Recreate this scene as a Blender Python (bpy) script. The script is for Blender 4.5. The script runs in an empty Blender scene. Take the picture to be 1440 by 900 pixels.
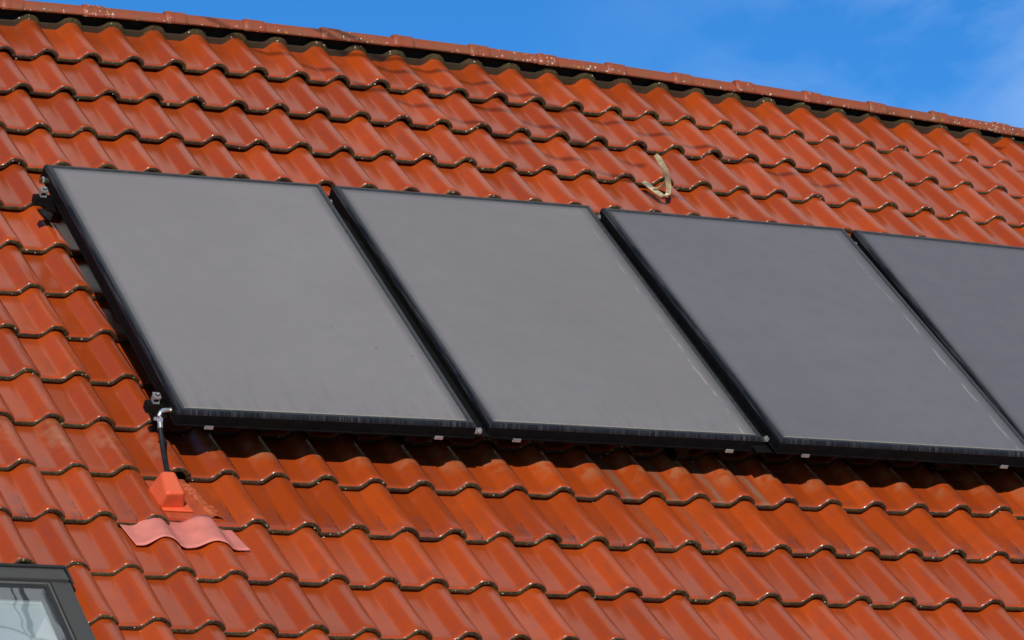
import bpy, math, random
import numpy as np
from mathutils import Matrix, Vector
random.seed(7); rng = np.random.default_rng(11)
R = math.radians
scene = bpy.context.scene
COL = scene.collection

# ------------------------------------------------------------------ camera, sky, sun, exposure
PITCH = R(38.38)                       # roof pitch
CT, ST = math.cos(PITCH), math.sin(PITCH)
CAM_UVN = (-5.838726, 16.352544, 7.752659)   # camera in roof coordinates: along ridge, down slope, out of the slope
RIDGE_Z = 6.37
def axis(v):                           # (u, v, n) direction -> world
    u, d, n = v
    return Vector((u, -d * CT - n * ST, -d * ST + n * CT))
def pt(v):
    return axis(v) + Vector((0, 0, RIDGE_Z))
CAMROT = ((0.901354, 0.339499, 0.268889), (0.062175, 0.513001, -0.856133), (0.428597, -0.788397, -0.441287))
cam_d = bpy.data.cameras.new("camera"); cam = bpy.data.objects.new("camera", cam_d); COL.objects.link(cam)
cx, cy, cz = axis(CAMROT[0]), -axis(CAMROT[1]), -axis(CAMROT[2])
m3 = Matrix((cx, cy, cz)).transposed()
cam.matrix_world = Matrix.Translation(pt(CAM_UVN)) @ m3.to_4x4()
cam_d.sensor_fit = 'HORIZONTAL'; cam_d.sensor_width = 36.0; cam_d.lens = 5809.37 / 1440 * 36
cam_d.clip_start = 0.1; cam_d.clip_end = 2000
scene.camera = cam

SUN_UVN = Vector((-0.42, 0.44, 0.79)).normalized()
sun_dir = axis(SUN_UVN)
sun_el = math.asin(sun_dir.z); sun_az = math.atan2(sun_dir.x, sun_dir.y)
world = bpy.data.worlds.new("World"); scene.world = world; world.use_nodes = True
wn = world.node_tree; wn.nodes.clear()
sky = wn.nodes.new('ShaderNodeTexSky'); sky.sky_type = 'NISHITA'; sky.sun_disc = False
sky.sun_elevation = sun_el; sky.sun_rotation = sun_az
sky.altitude = 1500; sky.air_density = 0.75; sky.dust_density = 0.0; sky.ozone_density = 6.0
tc = wn.nodes.new('ShaderNodeTexCoord')
mp = wn.nodes.new('ShaderNodeMapping'); mp.inputs['Scale'].default_value = (9, 9, 16)
mp.inputs['Rotation'].default_value = (0.3, 0.5, 0.2)
wn.links.new(tc.outputs['Generated'], mp.inputs['Vector'])
nz = wn.nodes.new('ShaderNodeTexNoise'); nz.inputs['Scale'].default_value = 1.6; nz.inputs['Detail'].default_value = 6
nz.inputs['Roughness'].default_value = 0.55; nz.inputs['Distortion'].default_value = 0.6
wn.links.new(mp.outputs[0], nz.inputs['Vector'])
cr = wn.nodes.new('ShaderNodeMapRange'); cr.inputs[1].default_value = 0.40; cr.inputs[2].default_value = 0.70
cr.inputs[3].default_value = 0.0; cr.inputs[4].default_value = 0.25
wn.links.new(nz.outputs[0], cr.inputs[0])
sepx = wn.nodes.new('ShaderNodeVectorMath'); sepx.operation = 'DOT_PRODUCT'
hd = axis((0.40, -0.80, 0.45)); sepx.inputs[1].default_value = Vector((1, -0.1, 0.1))
wn.links.new(tc.outputs['Generated'], sepx.inputs[0])
cg = wn.nodes.new('ShaderNodeMapRange'); cg.inputs[1].default_value = 0.36; cg.inputs[2].default_value = 0.47
wn.links.new(sepx.outputs['Value'], cg.inputs[0])
mul = wn.nodes.new('ShaderNodeMath'); mul.operation = 'MULTIPLY'
wn.links.new(cr.outputs[0], mul.inputs[0]); wn.links.new(cg.outputs[0], mul.inputs[1])
mixc = wn.nodes.new('ShaderNodeMixRGB'); mixc.inputs[2].default_value = (7.5, 9.0, 11.0, 1)
wn.links.new(mul.outputs[0], mixc.inputs[0])
gm = wn.nodes.new('ShaderNodeHueSaturation'); gm.inputs['Saturation'].default_value = 1.15; gm.inputs['Value'].default_value = 0.97
wn.links.new(sky.outputs[0], gm.inputs['Color']); wn.links.new(gm.outputs[0], mixc.inputs[1])
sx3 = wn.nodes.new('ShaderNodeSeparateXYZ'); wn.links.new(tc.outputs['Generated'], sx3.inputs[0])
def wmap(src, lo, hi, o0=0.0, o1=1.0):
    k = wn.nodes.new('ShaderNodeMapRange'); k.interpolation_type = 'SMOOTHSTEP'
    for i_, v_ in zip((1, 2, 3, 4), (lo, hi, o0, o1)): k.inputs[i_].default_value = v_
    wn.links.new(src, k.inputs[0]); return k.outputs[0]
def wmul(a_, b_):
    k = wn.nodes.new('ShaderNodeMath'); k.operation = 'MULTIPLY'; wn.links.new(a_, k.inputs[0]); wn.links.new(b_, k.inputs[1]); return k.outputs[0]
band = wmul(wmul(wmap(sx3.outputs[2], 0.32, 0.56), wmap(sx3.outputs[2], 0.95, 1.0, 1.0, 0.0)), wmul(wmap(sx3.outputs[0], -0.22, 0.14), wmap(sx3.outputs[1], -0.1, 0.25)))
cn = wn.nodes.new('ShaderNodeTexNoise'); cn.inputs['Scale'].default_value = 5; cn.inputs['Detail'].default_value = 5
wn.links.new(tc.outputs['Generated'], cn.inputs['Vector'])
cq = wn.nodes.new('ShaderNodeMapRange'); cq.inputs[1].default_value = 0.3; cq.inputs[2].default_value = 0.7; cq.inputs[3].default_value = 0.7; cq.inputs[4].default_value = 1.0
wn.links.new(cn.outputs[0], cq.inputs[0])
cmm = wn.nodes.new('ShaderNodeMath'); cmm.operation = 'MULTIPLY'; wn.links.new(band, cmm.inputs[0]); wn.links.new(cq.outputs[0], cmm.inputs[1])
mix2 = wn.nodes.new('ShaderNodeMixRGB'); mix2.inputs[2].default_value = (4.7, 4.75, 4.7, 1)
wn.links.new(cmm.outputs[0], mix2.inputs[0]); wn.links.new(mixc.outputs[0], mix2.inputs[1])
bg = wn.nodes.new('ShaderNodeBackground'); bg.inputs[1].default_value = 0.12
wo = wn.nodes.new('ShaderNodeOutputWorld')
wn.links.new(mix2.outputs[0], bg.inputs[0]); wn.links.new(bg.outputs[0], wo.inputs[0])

sl = bpy.data.lights.new("sun", 'SUN'); sl.energy = 4.0; sl.angle = R(0.53); sl.color = (1.0, 0.94, 0.84)
so = bpy.data.objects.new("sun", sl); COL.objects.link(so)
so.rotation_euler = sun_dir.to_track_quat('Z', 'Y').to_euler(); so.location = pt((2, 2, 12))
scene.view_settings.view_transform = 'Standard'; scene.view_settings.look = 'None'
scene.view_settings.exposure = 0.0; scene.view_settings.gamma = 1.0; scene.view_settings.use_curve_mapping = False
scene.cycles.max_bounces = 8

# ------------------------------------------------------------------ material helpers
class Mat:
    def __init__(s, name):
        s.m = bpy.data.materials.new(name); s.m.use_nodes = True; s.t = s.m.node_tree; s.t.nodes.clear()
        s.out = s.n('ShaderNodeOutputMaterial'); s.b = s.n('ShaderNodeBsdfPrincipled'); s.l(s.b.outputs[0], s.out.inputs[0])
    def n(s, ty, **kw):
        k = s.t.nodes.new(ty)
        for a, v in kw.items(): setattr(k, a, v)
        return k
    def l(s, a, b): s.t.links.new(a, b)
    def setv(s, **kw):
        for a, v in kw.items():
            i = s.b.inputs[a.replace('_', ' ')]
            if hasattr(v, 'is_linked'): s.l(v, i)
            else: i.default_value = v if not isinstance(v, tuple) or len(v) != 3 else (*v, 1)
    def inp(s, sock, v):
        if hasattr(v, 'is_linked'): s.l(v, sock)
        elif isinstance(v, tuple) and len(v) == 3 and sock.type == 'RGBA': sock.default_value = (*v, 1)
        else: sock.default_value = v
    def obj(s): return s.n('ShaderNodeTexCoord').outputs['Object']
    def uv(s): return s.n('ShaderNodeTexCoord').outputs['UV']
    def scale(s, v, sc, rot=(0, 0, 0)):
        k = s.n('ShaderNodeMapping'); s.l(v, k.inputs[0]); k.inputs['Scale'].default_value = sc; k.inputs['Rotation'].default_value = rot
        return k.outputs[0]
    def noise(s, v, sc, det=3, rough=0.5, dist=0.0):
        k = s.n('ShaderNodeTexNoise'); s.l(v, k.inputs['Vector']); k.inputs['Scale'].default_value = sc
        k.inputs['Detail'].default_value = det; k.inputs['Roughness'].default_value = rough; k.inputs['Distortion'].default_value = dist
        return k.outputs[0]
    def voro(s, v, sc):
        k = s.n('ShaderNodeTexVoronoi'); s.l(v, k.inputs['Vector']); k.inputs['Scale'].default_value = sc
        return k
    def rng(s, v, a, b, c=0.0, d=1.0, smooth=False):
        k = s.n('ShaderNodeMapRange'); 
        if smooth: k.interpolation_type = 'SMOOTHSTEP'
        s.inp(k.inputs[0], v)
        for i, x in zip((1, 2, 3, 4), (a, b, c, d)): s.inp(k.inputs[i], x)
        return k.outputs[0]
    def math(s, op, a, b=0.0, clamp=False):
        k = s.n('ShaderNodeMath', operation=op, use_clamp=clamp); s.inp(k.inputs[0], a); s.inp(k.inputs[1], b); return k.outputs[0]
    def mix(s, f, a, b):
        k = s.n('ShaderNodeMixRGB'); s.inp(k.inputs[0], f); s.inp(k.inputs[1], a); s.inp(k.inputs[2], b); return k.outputs[0]
    def sep(s, v):
        k = s.n('ShaderNodeSeparateXYZ'); s.l(v, k.inputs[0]); return k.outputs
    def attr(s, name, ty='GEOMETRY'):
        k = s.n('ShaderNodeAttribute'); k.attribute_name = name; k.attribute_type = ty; return k
    def bump(s, h, strength=0.2, dist=0.002):
        k = s.n('ShaderNodeBump'); k.inputs['Strength'].default_value = strength; k.inputs['Distance'].default_value = dist
        s.l(h, k.inputs['Height']); s.l(k.outputs[0], s.b.inputs['Normal'])

def simple(name, col, rough=0.5, metal=0.0, var=0.15, nscale=30.0, spec=0.5, bump=0.0):
    M = Mat(name); o = M.obj(); n = M.noise(o, nscale, 4)
    f = M.rng(n, 0.3, 0.7, 1 - var, 1 + var)
    c = M.n('ShaderNodeVectorMath', operation='SCALE'); c.inputs[0].default_value = col; M.l(f, c.inputs['Scale'])
    M.l(c.outputs[0], M.b.inputs['Base Color'])
    M.l(M.rng(n, 0.3, 0.7, max(0.02, rough - 0.07), rough + 0.07), M.b.inputs['Roughness'])
    M.setv(Metallic=metal); M.b.inputs['Specular IOR Level'].default_value = spec
    if bump: M.bump(M.noise(o, nscale * 4, 3), bump, 0.001)
    return M.m

def tile_material():
    M = Mat('red_engobed_tile'); o = M.obj(); uv = M.uv(); sx, sy, _ = M.sep(uv)
    t = M.attr('tint'); tr, row, r2 = M.sep(t.outputs['Color'])
    big = M.noise(o, 1.3, 3); med = M.noise(o, 14, 4); fine = M.noise(o, 160, 3)
    c = M.mix(tr, (0.325, 0.047, 0.0060), (0.465, 0.069, 0.0080))
    c = M.mix(M.rng(big, 0.35, 0.7, 0, 0.35), c, (0.38, 0.056, 0.012))
    c = M.mix(M.rng(med, 0.45, 0.75, 0, 0.42), c, (0.32, 0.048, 0.012))
    c = M.mix(M.rng(fine, 0.55, 0.8, 0, 0.16), c, (0.25, 0.05, 0.025))
    dirt = M.noise(M.scale(o, (40, 5, 10)), 1.0, 5)
    c = M.mix(M.rng(dirt, 0.54, 0.78, 0, 0.42), c, (0.17, 0.055, 0.035))
    # grime gathering just behind the lip and along the joint
    nose = M.math('MULTIPLY', M.rng(sy, 0.80, 0.985), M.rng(M.noise(o, 30, 4), 0.35, 0.75))
    c = M.mix(M.math('MULTIPLY', nose, 0.60), c, (0.20, 0.05, 0.03))
    # row 12: drip line and dull smear in the pan below the collectors
    is12 = M.math('COMPARE', row, 0.60); 
    is12.node.inputs[2].default_value = 0.01
    is11 = M.math('COMPARE', row, 0.55); is11.node.inputs[2].default_value = 0.01
    lx = M.math('ADD', M.math('MULTIPLY', r2, 0.10), 0.33)
    w = M.math('MULTIPLY', M.math('SUBTRACT', M.noise(M.scale(o, (1, 1, 1)), 22, 3), 0.5), 0.10)
    dd = M.math('ABSOLUTE', M.math('SUBTRACT', M.math('ADD', sx, w), lx))
    line = M.math('MULTIPLY', M.rng(dd, 0.006, 0.014, 1, 0), M.rng(sy, 0.52, 0.60))
    line = M.math('MULTIPLY', line, M.rng(M.noise(o, 75, 2), 0.42, 0.56))
    smear = M.math('MULTIPLY', M.rng(M.math('SUBTRACT', lx, sx), -0.02, 0.03), M.rng(M.math('SUBTRACT', lx, sx), 0.26, 0.10))
    smear = M.math('MULTIPLY', M.math('MULTIPLY', smear, M.rng(sy, 0.40, 0.75)), M.rng(M.noise(o, 18, 5), 0.35, 0.62))
    c = M.mix(M.math('MULTIPLY', M.math('MULTIPLY', smear, is12), 0.55), c, (0.13, 0.052, 0.048))
    c = M.mix(M.math('MULTIPLY', M.math('MULTIPLY', line, is12), 0.9), c, (0.02, 0.014, 0.014))
    # row 11: dry dust on the rolls at the collectors' edge, silt stripes in some pans
    du = M.math('MULTIPLY', M.rng(M.noise(o, 16, 4), 0.40, 0.62), M.rng(sy, 0.80, 0.55))
    du = M.math('MULTIPLY', du, M.rng(sx, 0.42, 0.55))
    c = M.mix(M.math('MULTIPLY', M.math('MULTIPLY', du, is11), 0.50), c, (0.40, 0.18, 0.085))
    silt = M.attr('silt').outputs['Fac']
    sc = M.math('ADD', 0.18, M.math('MULTIPLY', tr, 0.18))
    sd = M.math('ABSOLUTE', M.math('SUBTRACT', M.math('ADD', sx, M.math('MULTIPLY', w, 0.6)), sc))
    sm = M.math('MULTIPLY', M.rng(sd, 0.13, 0.02, 0, 1), M.rng(M.noise(M.scale(o, (60, 8, 8)), 1.0, 5), 0.25, 0.6))
    c = M.mix(M.math('MULTIPLY', sm, silt), c, M.mix(r2, (0.10, 0.075, 0.055), (0.26, 0.19, 0.12)))
    # pale lichen specks
    v = M.voro(o, 34); sp = M.math('MULTIPLY', M.rng(v.outputs['Distance'], 0.03, 0.075, 1, 0), M.math('GREATER_THAN', M.sep(v.outputs['Color'])[0], 0.985))
    c = M.mix(M.math('MULTIPLY', sp, 0.7), c, (0.50, 0.42, 0.33))
    M.l(c, M.b.inputs['Base Color'])
    rg = M.math('ADD', M.rng(med, 0.3, 0.7, 0.22, 0.36), M.math('MULTIPLY', tr, 0.07))
    M.l(M.math('ADD', rg, M.math('MULTIPLY', smear, 0.1)), M.b.inputs['Roughness'])
    M.b.inputs['Specular IOR Level'].default_value = 0.15
    M.l(M.math('MULTIPLY', M.rng(M.noise(o, 7, 5, 0.6), 0.35, 0.65, 0.6, 0.9), M.rng(fine, 0.35, 0.6, 0.8, 1.05)), M.b.inputs['Coat Weight']); M.b.inputs['Coat Roughness'].default_value = 0.23
    M.bump(M.math('ADD', M.math('ADD', M.noise(o, 48, 4), M.math('MULTIPLY', M.noise(o, 13, 2), 1.5)), M.math('MULTIPLY', fine, 0.35)), 0.16, 0.002)
    return M.m

def lip_material():
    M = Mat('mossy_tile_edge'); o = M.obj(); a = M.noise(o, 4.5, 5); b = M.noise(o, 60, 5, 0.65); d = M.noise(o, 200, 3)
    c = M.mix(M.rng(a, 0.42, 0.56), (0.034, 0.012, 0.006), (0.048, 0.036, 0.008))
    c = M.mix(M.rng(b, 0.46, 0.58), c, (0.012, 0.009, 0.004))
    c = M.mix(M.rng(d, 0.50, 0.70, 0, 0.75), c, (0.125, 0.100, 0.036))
    v = M.voro(o, 60); sp = M.math('MULTIPLY', M.rng(v.outputs['Distance'], 0.16, 0.34, 1, 0), M.math('GREATER_THAN', M.math('ADD', M.sep(v.outputs['Color'])[0], M.math('MULTIPLY', a, 0.5)), 1.12))
    c = M.mix(M.math('MULTIPLY', sp, 0.85), c, (0.42, 0.40, 0.32))
    M.l(c, M.b.inputs['Base Color']); M.setv(Roughness=0.52); M.b.inputs['Specular IOR Level'].default_value = 0.4
    M.bump(M.math('ADD', b, d), 0.6, 0.004)
    return M.m

def ridge_material():
    M = Mat('weathered_ridge_tile'); o = M.obj(); uv = M.uv(); _, sy, _ = M.sep(uv)
    a = M.noise(o, 5, 4); b = M.noise(o, 45, 4)
    c = M.mix(M.rng(a, 0.35, 0.65), (0.300, 0.058, 0.022), (0.270, 0.070, 0.026))
    c = M.mix(M.rng(b, 0.45, 0.75, 0, 0.6), c, (0.17, 0.060, 0.030))
    g = M.math('MULTIPLY', M.rng(M.noise(o, 12, 5), 0.42, 0.65), M.rng(sy, 0.75, 0.1, 0, 1))
    c = M.mix(M.math('MULTIPLY', g, 0.55), c, (0.16, 0.085, 0.030))
    dens = M.math('ADD', M.rng(M.noise(o, 3.1, 2), 0.35, 0.7, -0.25, 0.34), M.rng(sy, 0.40, 0.02, 0, 0.26))
    wv = M.n('ShaderNodeVectorMath', operation='ADD'); M.l(o, wv.inputs[0]); nv = M.n('ShaderNodeTexNoise'); M.l(o, nv.inputs['Vector']); nv.inputs['Scale'].default_value = 130; nsc = M.n('ShaderNodeVectorMath', operation='SCALE'); M.l(nv.outputs['Color'], nsc.inputs[0]); nsc.inputs['Scale'].default_value = 0.016; M.l(nsc.outputs[0], wv.inputs[1]); ow = wv.outputs[0]
    v = M.voro(ow, 75); vc = M.sep(v.outputs['Color'])
    sp = M.math('MULTIPLY', M.rng(v.outputs['Distance'], 0.20, 0.42, 1, 0), M.math('LESS_THAN', vc[0], dens))
    c = M.mix(sp, c, M.mix(M.math('GREATER_THAN', vc[1], 0.86), (0.56, 0.52, 0.43), (0.60, 0.31, 0.02)))
    v2 = M.voro(ow, 30); vc2 = M.sep(v2.outputs['Color'])
    sp2 = M.math('MULTIPLY', M.rng(v2.outputs['Distance'], 0.13, 0.24, 1, 0), M.math('LESS_THAN', vc2[0], M.math('MULTIPLY', dens, 0.38)))
    c = M.mix(sp2, c, M.mix(M.math('GREATER_THAN', vc2[1], 0.80), (0.60, 0.55, 0.44), (0.62, 0.34, 0.02)))
    M.l(c, M.b.inputs['Base Color']); M.setv(Roughness=0.55); M.bump(b, 0.25, 0.003)
    return M.m

def strip_material():
    M = Mat('brown_ridge_strip'); o = M.obj(); a = M.noise(o, 8, 3); b = M.noise(o, 60, 4); uv = M.uv(); sx, sy, _ = M.sep(uv)
    c = M.mix(M.rng(a, 0.4, 0.6), (0.046, 0.025, 0.014), (0.036, 0.025, 0.012))
    top = M.math('MULTIPLY', sx, M.rng(b, 0.36, 0.56))
    c = M.mix(M.math('MULTIPLY', top, 0.55), c, (0.10, 0.085, 0.028))
    v = M.voro(o, 70); sp = M.math('MULTIPLY', M.rng(v.outputs['Distance'], 0.2, 0.35, 1, 0), M.math('GREATER_THAN', M.math('ADD', M.sep(v.outputs['Color'])[0], M.math('MULTIPLY', sx, 0.25)), 1.05))
    c = M.mix(sp, c, (0.50, 0.48, 0.38))
    M.l(c, M.b.inputs['Base Color']); M.setv(Roughness=0.85); M.b.inputs['Specular IOR Level'].default_value = 0.25; M.bump(b, 0.6, 0.004)
    return M.m

def glass_material():
    M = Mat('dusty_collector_glass'); uv = M.uv(); sx, sy, _ = M.sep(uv); o = M.obj()
    tone = M.attr('tone', 'OBJECT').outputs['Fac']; streak = M.attr('streak', 'OBJECT').outputs['Fac']; seed = M.attr('seed', 'OBJECT').outputs['Fac']
    off = M.n('ShaderNodeCombineXYZ'); M.l(seed, off.inputs[0]); M.l(seed, off.inputs[1])
    ov = M.n('ShaderNodeVectorMath', operation='ADD'); M.l(o, ov.inputs[0]); M.l(off.outputs[0], ov.inputs[1]); p = ov.outputs[0]
    big = M.noise(p, 1.1, 4, 0.6); med = M.noise(p, 9, 5, 0.6); fine = M.noise(p, 240, 3)
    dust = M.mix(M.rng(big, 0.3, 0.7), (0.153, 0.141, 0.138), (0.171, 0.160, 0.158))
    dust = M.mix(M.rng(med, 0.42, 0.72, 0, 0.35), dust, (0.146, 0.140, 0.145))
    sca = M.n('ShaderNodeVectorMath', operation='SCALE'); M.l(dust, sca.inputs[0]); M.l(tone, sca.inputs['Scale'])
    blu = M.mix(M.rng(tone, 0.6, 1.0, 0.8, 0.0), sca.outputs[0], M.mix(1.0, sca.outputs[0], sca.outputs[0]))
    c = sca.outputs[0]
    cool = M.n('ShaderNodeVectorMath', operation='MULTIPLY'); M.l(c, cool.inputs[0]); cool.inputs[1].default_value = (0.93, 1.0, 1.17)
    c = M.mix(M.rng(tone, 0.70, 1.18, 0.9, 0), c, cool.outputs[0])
    wob = M.math('MULTIPLY', M.math('SUBTRACT', M.noise(p, 6, 4), 0.5), 0.012)
    # darker rim along the left, right and top edges of the glass
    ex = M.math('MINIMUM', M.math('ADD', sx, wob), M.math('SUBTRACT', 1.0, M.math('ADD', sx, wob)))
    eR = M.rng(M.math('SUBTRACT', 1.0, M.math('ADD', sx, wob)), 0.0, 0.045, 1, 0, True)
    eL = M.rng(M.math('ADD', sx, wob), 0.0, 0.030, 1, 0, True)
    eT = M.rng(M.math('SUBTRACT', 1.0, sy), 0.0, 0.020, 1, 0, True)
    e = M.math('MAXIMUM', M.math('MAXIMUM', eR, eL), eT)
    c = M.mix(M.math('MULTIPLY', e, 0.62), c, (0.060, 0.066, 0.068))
    # silty streaks and smudges along the lower rim
    sm = M.math('MULTIPLY', M.rng(M.noise(M.scale(p, (34, 5, 1)), 1.0, 5), 0.48, 0.72), M.rng(sy, 0.22, 0.0, 0, 1))
    c = M.mix(M.math('MULTIPLY', sm, 0.24), c, (0.075, 0.072, 0.085))
    ln = M.math('MULTIPLY', M.rng(sy, 0.0062, 0.0030, 0, 1), M.rng(M.noise(M.scale(p, (70, 1, 1)), 1.0, 3), 0.28, 0.5))
    c = M.mix(M.math('MULTIPLY', ln, 0.8), c, (0.36, 0.32, 0.22))
    # broken pale silicone line close to the right rim
    lx = M.math('ADD', M.math('ADD', 0.955, M.math('MULTIPLY', M.math('SUBTRACT', M.noise(M.scale(p, (1, 3, 1)), 1.3, 3), 0.5), 0.03)), 0.0)
    sd = M.rng(M.math('ABSOLUTE', M.math('SUBTRACT', sx, lx)), 0.0012, M.rng(M.noise(M.scale(p, (1, 22, 1)), 1.0, 3), 0.3, 0.7, 0.0030, 0.0065), 1, 0)
    br = M.rng(M.noise(M.scale(p, (1, 7, 1)), 1.0, 4, 0.65), 0.44, 0.52)
    c = M.mix(M.math('MULTIPLY', M.math('MULTIPLY', M.math('MULTIPLY', sd, br), streak), M.rng(sy, 1.0, 0.45, 0.15, 0.75)), c, (0.36, 0.36, 0.28))
    # flies and specks
    v = M.voro(p, 7.0); vc = M.sep(v.outputs['Color'])
    sp = M.math('MULTIPLY', M.rng(v.outputs['Distance'], 0.03, 0.065, 1, 0), M.math('GREATER_THAN', vc[0], 0.84))
    c = M.mix(M.math('MULTIPLY', sp, 0.55), c, (0.06, 0.05, 0.045))
    v = M.voro(p, 12.0); vc = M.sep(v.outputs['Color'])
    sp = M.math('MULTIPLY', M.rng(v.outputs['Distance'], 0.03, 0.06, 1, 0), M.math('GREATER_THAN', vc[0], 0.965))
    c = M.mix(M.math('MULTIPLY', sp, 0.4), c, (0.30, 0.30, 0.29))
    c = M.mix(M.rng(fine, 0.5, 0.8, 0, 0.08), c, (0.10, 0.10, 0.10))
    M.l(c, M.b.inputs['Base Color']); M.l(M.rng(med, 0.3, 0.7, 0.34, 0.46), M.b.inputs['Roughness'])
    M.b.inputs['Specular IOR Level'].default_value = 0.4
    M.bump(M.noise(o, 420, 2), 0.05, 0.001)
    return M.m

def frame_material():
    M = Mat('black_anodised_frame'); o = M.obj()
    n = M.noise(o, 20, 4); st = M.noise(M.scale(o, (150, 4, 4)), 1.0, 4); pl = M.noise(M.scale(o, (9, 3, 3)), 1.0, 3)
    c = M.mix(M.rng(n, 0.35, 0.7), (0.008, 0.009, 0.012), (0.013, 0.0145, 0.019))
    c = M.mix(M.math('MULTIPLY', M.rng(st, 0.46, 0.64), M.rng(pl, 0.36, 0.62, 0.15, 0.8)), c, (0.060, 0.061, 0.064))
    M.l(c, M.b.inputs['Base Color']); M.l(M.rng(st, 0.4, 0.6, 0.30, 0.48), M.b.inputs['Roughness'])
    M.b.inputs['Specular IOR Level'].default_value = 0.22
    return M.m

def window_glass():
    M = Mat('roof_window_glass'); o = M.obj(); M.t.nodes.remove(M.b)
    gl = M.n('ShaderNodeBsdfGlossy'); gl.inputs['Roughness'].default_value = 0.015; gl.inputs['Color'].default_value = (0.95, 0.98, 1, 1)
    tr = M.n('ShaderNodeBsdfTransparent'); tr.inputs['Color'].default_value = (0.93, 0.97, 0.97, 1)
    fr = M.n('ShaderNodeFresnel'); fr.inputs['IOR'].default_value = 1.5
    f = M.math('ADD', M.math('MULTIPLY', fr.outputs[0], 1.7), 0.24, True); f = M.math('MULTIPLY', f, M.rng(M.n('ShaderNodeNewGeometry').outputs['Backfacing'], 0, 1, 1, 0.05))
    bp = M.n('ShaderNodeBump'); bp.inputs['Strength'].default_value = 0.03; bp.inputs['Distance'].default_value = 0.02
    M.l(M.noise(o, 5.0, 1), bp.inputs['Height']); M.l(bp.outputs[0], gl.inputs['Normal'])
    df = M.n('ShaderNodeBsdfDiffuse'); df.inputs['Color'].default_value = (0.5, 0.5, 0.48, 1)
    mx = M.n('ShaderNodeMixShader'); M.l(f, mx.inputs[0]); M.l(tr.outputs[0], mx.inputs[1]); M.l(gl.outputs[0], mx.inputs[2])
    m2 = M.n('ShaderNodeMixShader'); M.l(M.rng(M.noise(o, 60, 5), 0.5, 0.8, 0.02, 0.06), m2.inputs[0]); M.l(mx.outputs[0], m2.inputs[1]); M.l(df.outputs[0], m2.inputs[2])
    M.l(m2.outputs[0], M.out.inputs[0])
    return M.m

MT = dict(
    tile=tile_material(), lip=lip_material(), ridge=ridge_material(), strip=strip_material(), glass=glass_material(), frame=frame_material(), wglass=window_glass(),
    dark=simple('dark_underlay', (0.012, 0.011, 0.010), 0.9), frame_side=simple('dull_black_side', (0.0035, 0.0034, 0.0038), 0.65, 0, 0.3, 30, spec=0.10), frame_top=simple('lit_frame_face', (0.030, 0.032, 0.033), 0.42, 0, 0.3, 30), rubber=simple('black_rubber', (0.014, 0.014, 0.015), 0.45, spec=0.4),  # lit grey of the black frame's top face is put into frame_top's colour
    black=simple('black_metal', (0.005, 0.005, 0.0055), 0.6, spec=0.2), silver=simple('brushed_aluminium', (0.34, 0.34, 0.325), 0.45, 0.55, 0.2, 60),
    steel=simple('bright_steel', (0.74, 0.73, 0.71), 0.30, 0.8, 0.12, 80), brass=simple('brass_nut', (0.55, 0.43, 0.24), 0.3, 1.0, 0.2, 80),
    hood=simple('orange_plastic', (0.76, 0.125, 0.048), 0.30, 0, 0.06, 12), base=simple('faded_orange_plastic', (0.44, 0.078, 0.030), 0.42, 0, 0.14, 22),
    apron=simple('pink_lead_flashing', (0.62, 0.195, 0.150), 0.62, 0, 0.12, 16, bump=0.15), chip=simple('raw_broken_clay', (0.40, 0.080, 0.022), 0.7, 0, 0.35, 45, bump=0.4),
    hook=simple('yellowed_zinc', (0.50, 0.42, 0.25), 0.5, 0.1, 0.35, 40, bump=0.2),
    clad=simple('grey_window_cladding', (0.050, 0.049, 0.044), 0.42, 0, 0.06, 25), clad2=simple('dark_window_seal', (0.020, 0.020, 0.020), 0.5), sash=simple('grey_window_sash', (0.095, 0.095, 0.085), 0.38, 0, 0.15, 20),
    white=simple('white_reveal', (0.82, 0.82, 0.80), 0.6, 0, 0.05, 8), blind=simple('pale_blind', (0.54, 0.61, 0.63), 0.8, 0, 0.08, 6),
    plaster=simple('white_plaster', (0.62, 0.59, 0.53), 0.9, 0, 0.12, 6, bump=0.3), grass=simple('grass', (0.035, 0.055, 0.018), 0.9, 0, 0.4, 0.8),
    lichen=simple('pale_lichen', (0.46, 0.44, 0.36), 0.9, 0, 0.3, 120, bump=0.5), wire=simple('cable_black', (0.02, 0.02, 0.022), 0.5), tan=simple('old_wood', (0.20, 0.14, 0.09), 0.8))

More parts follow.
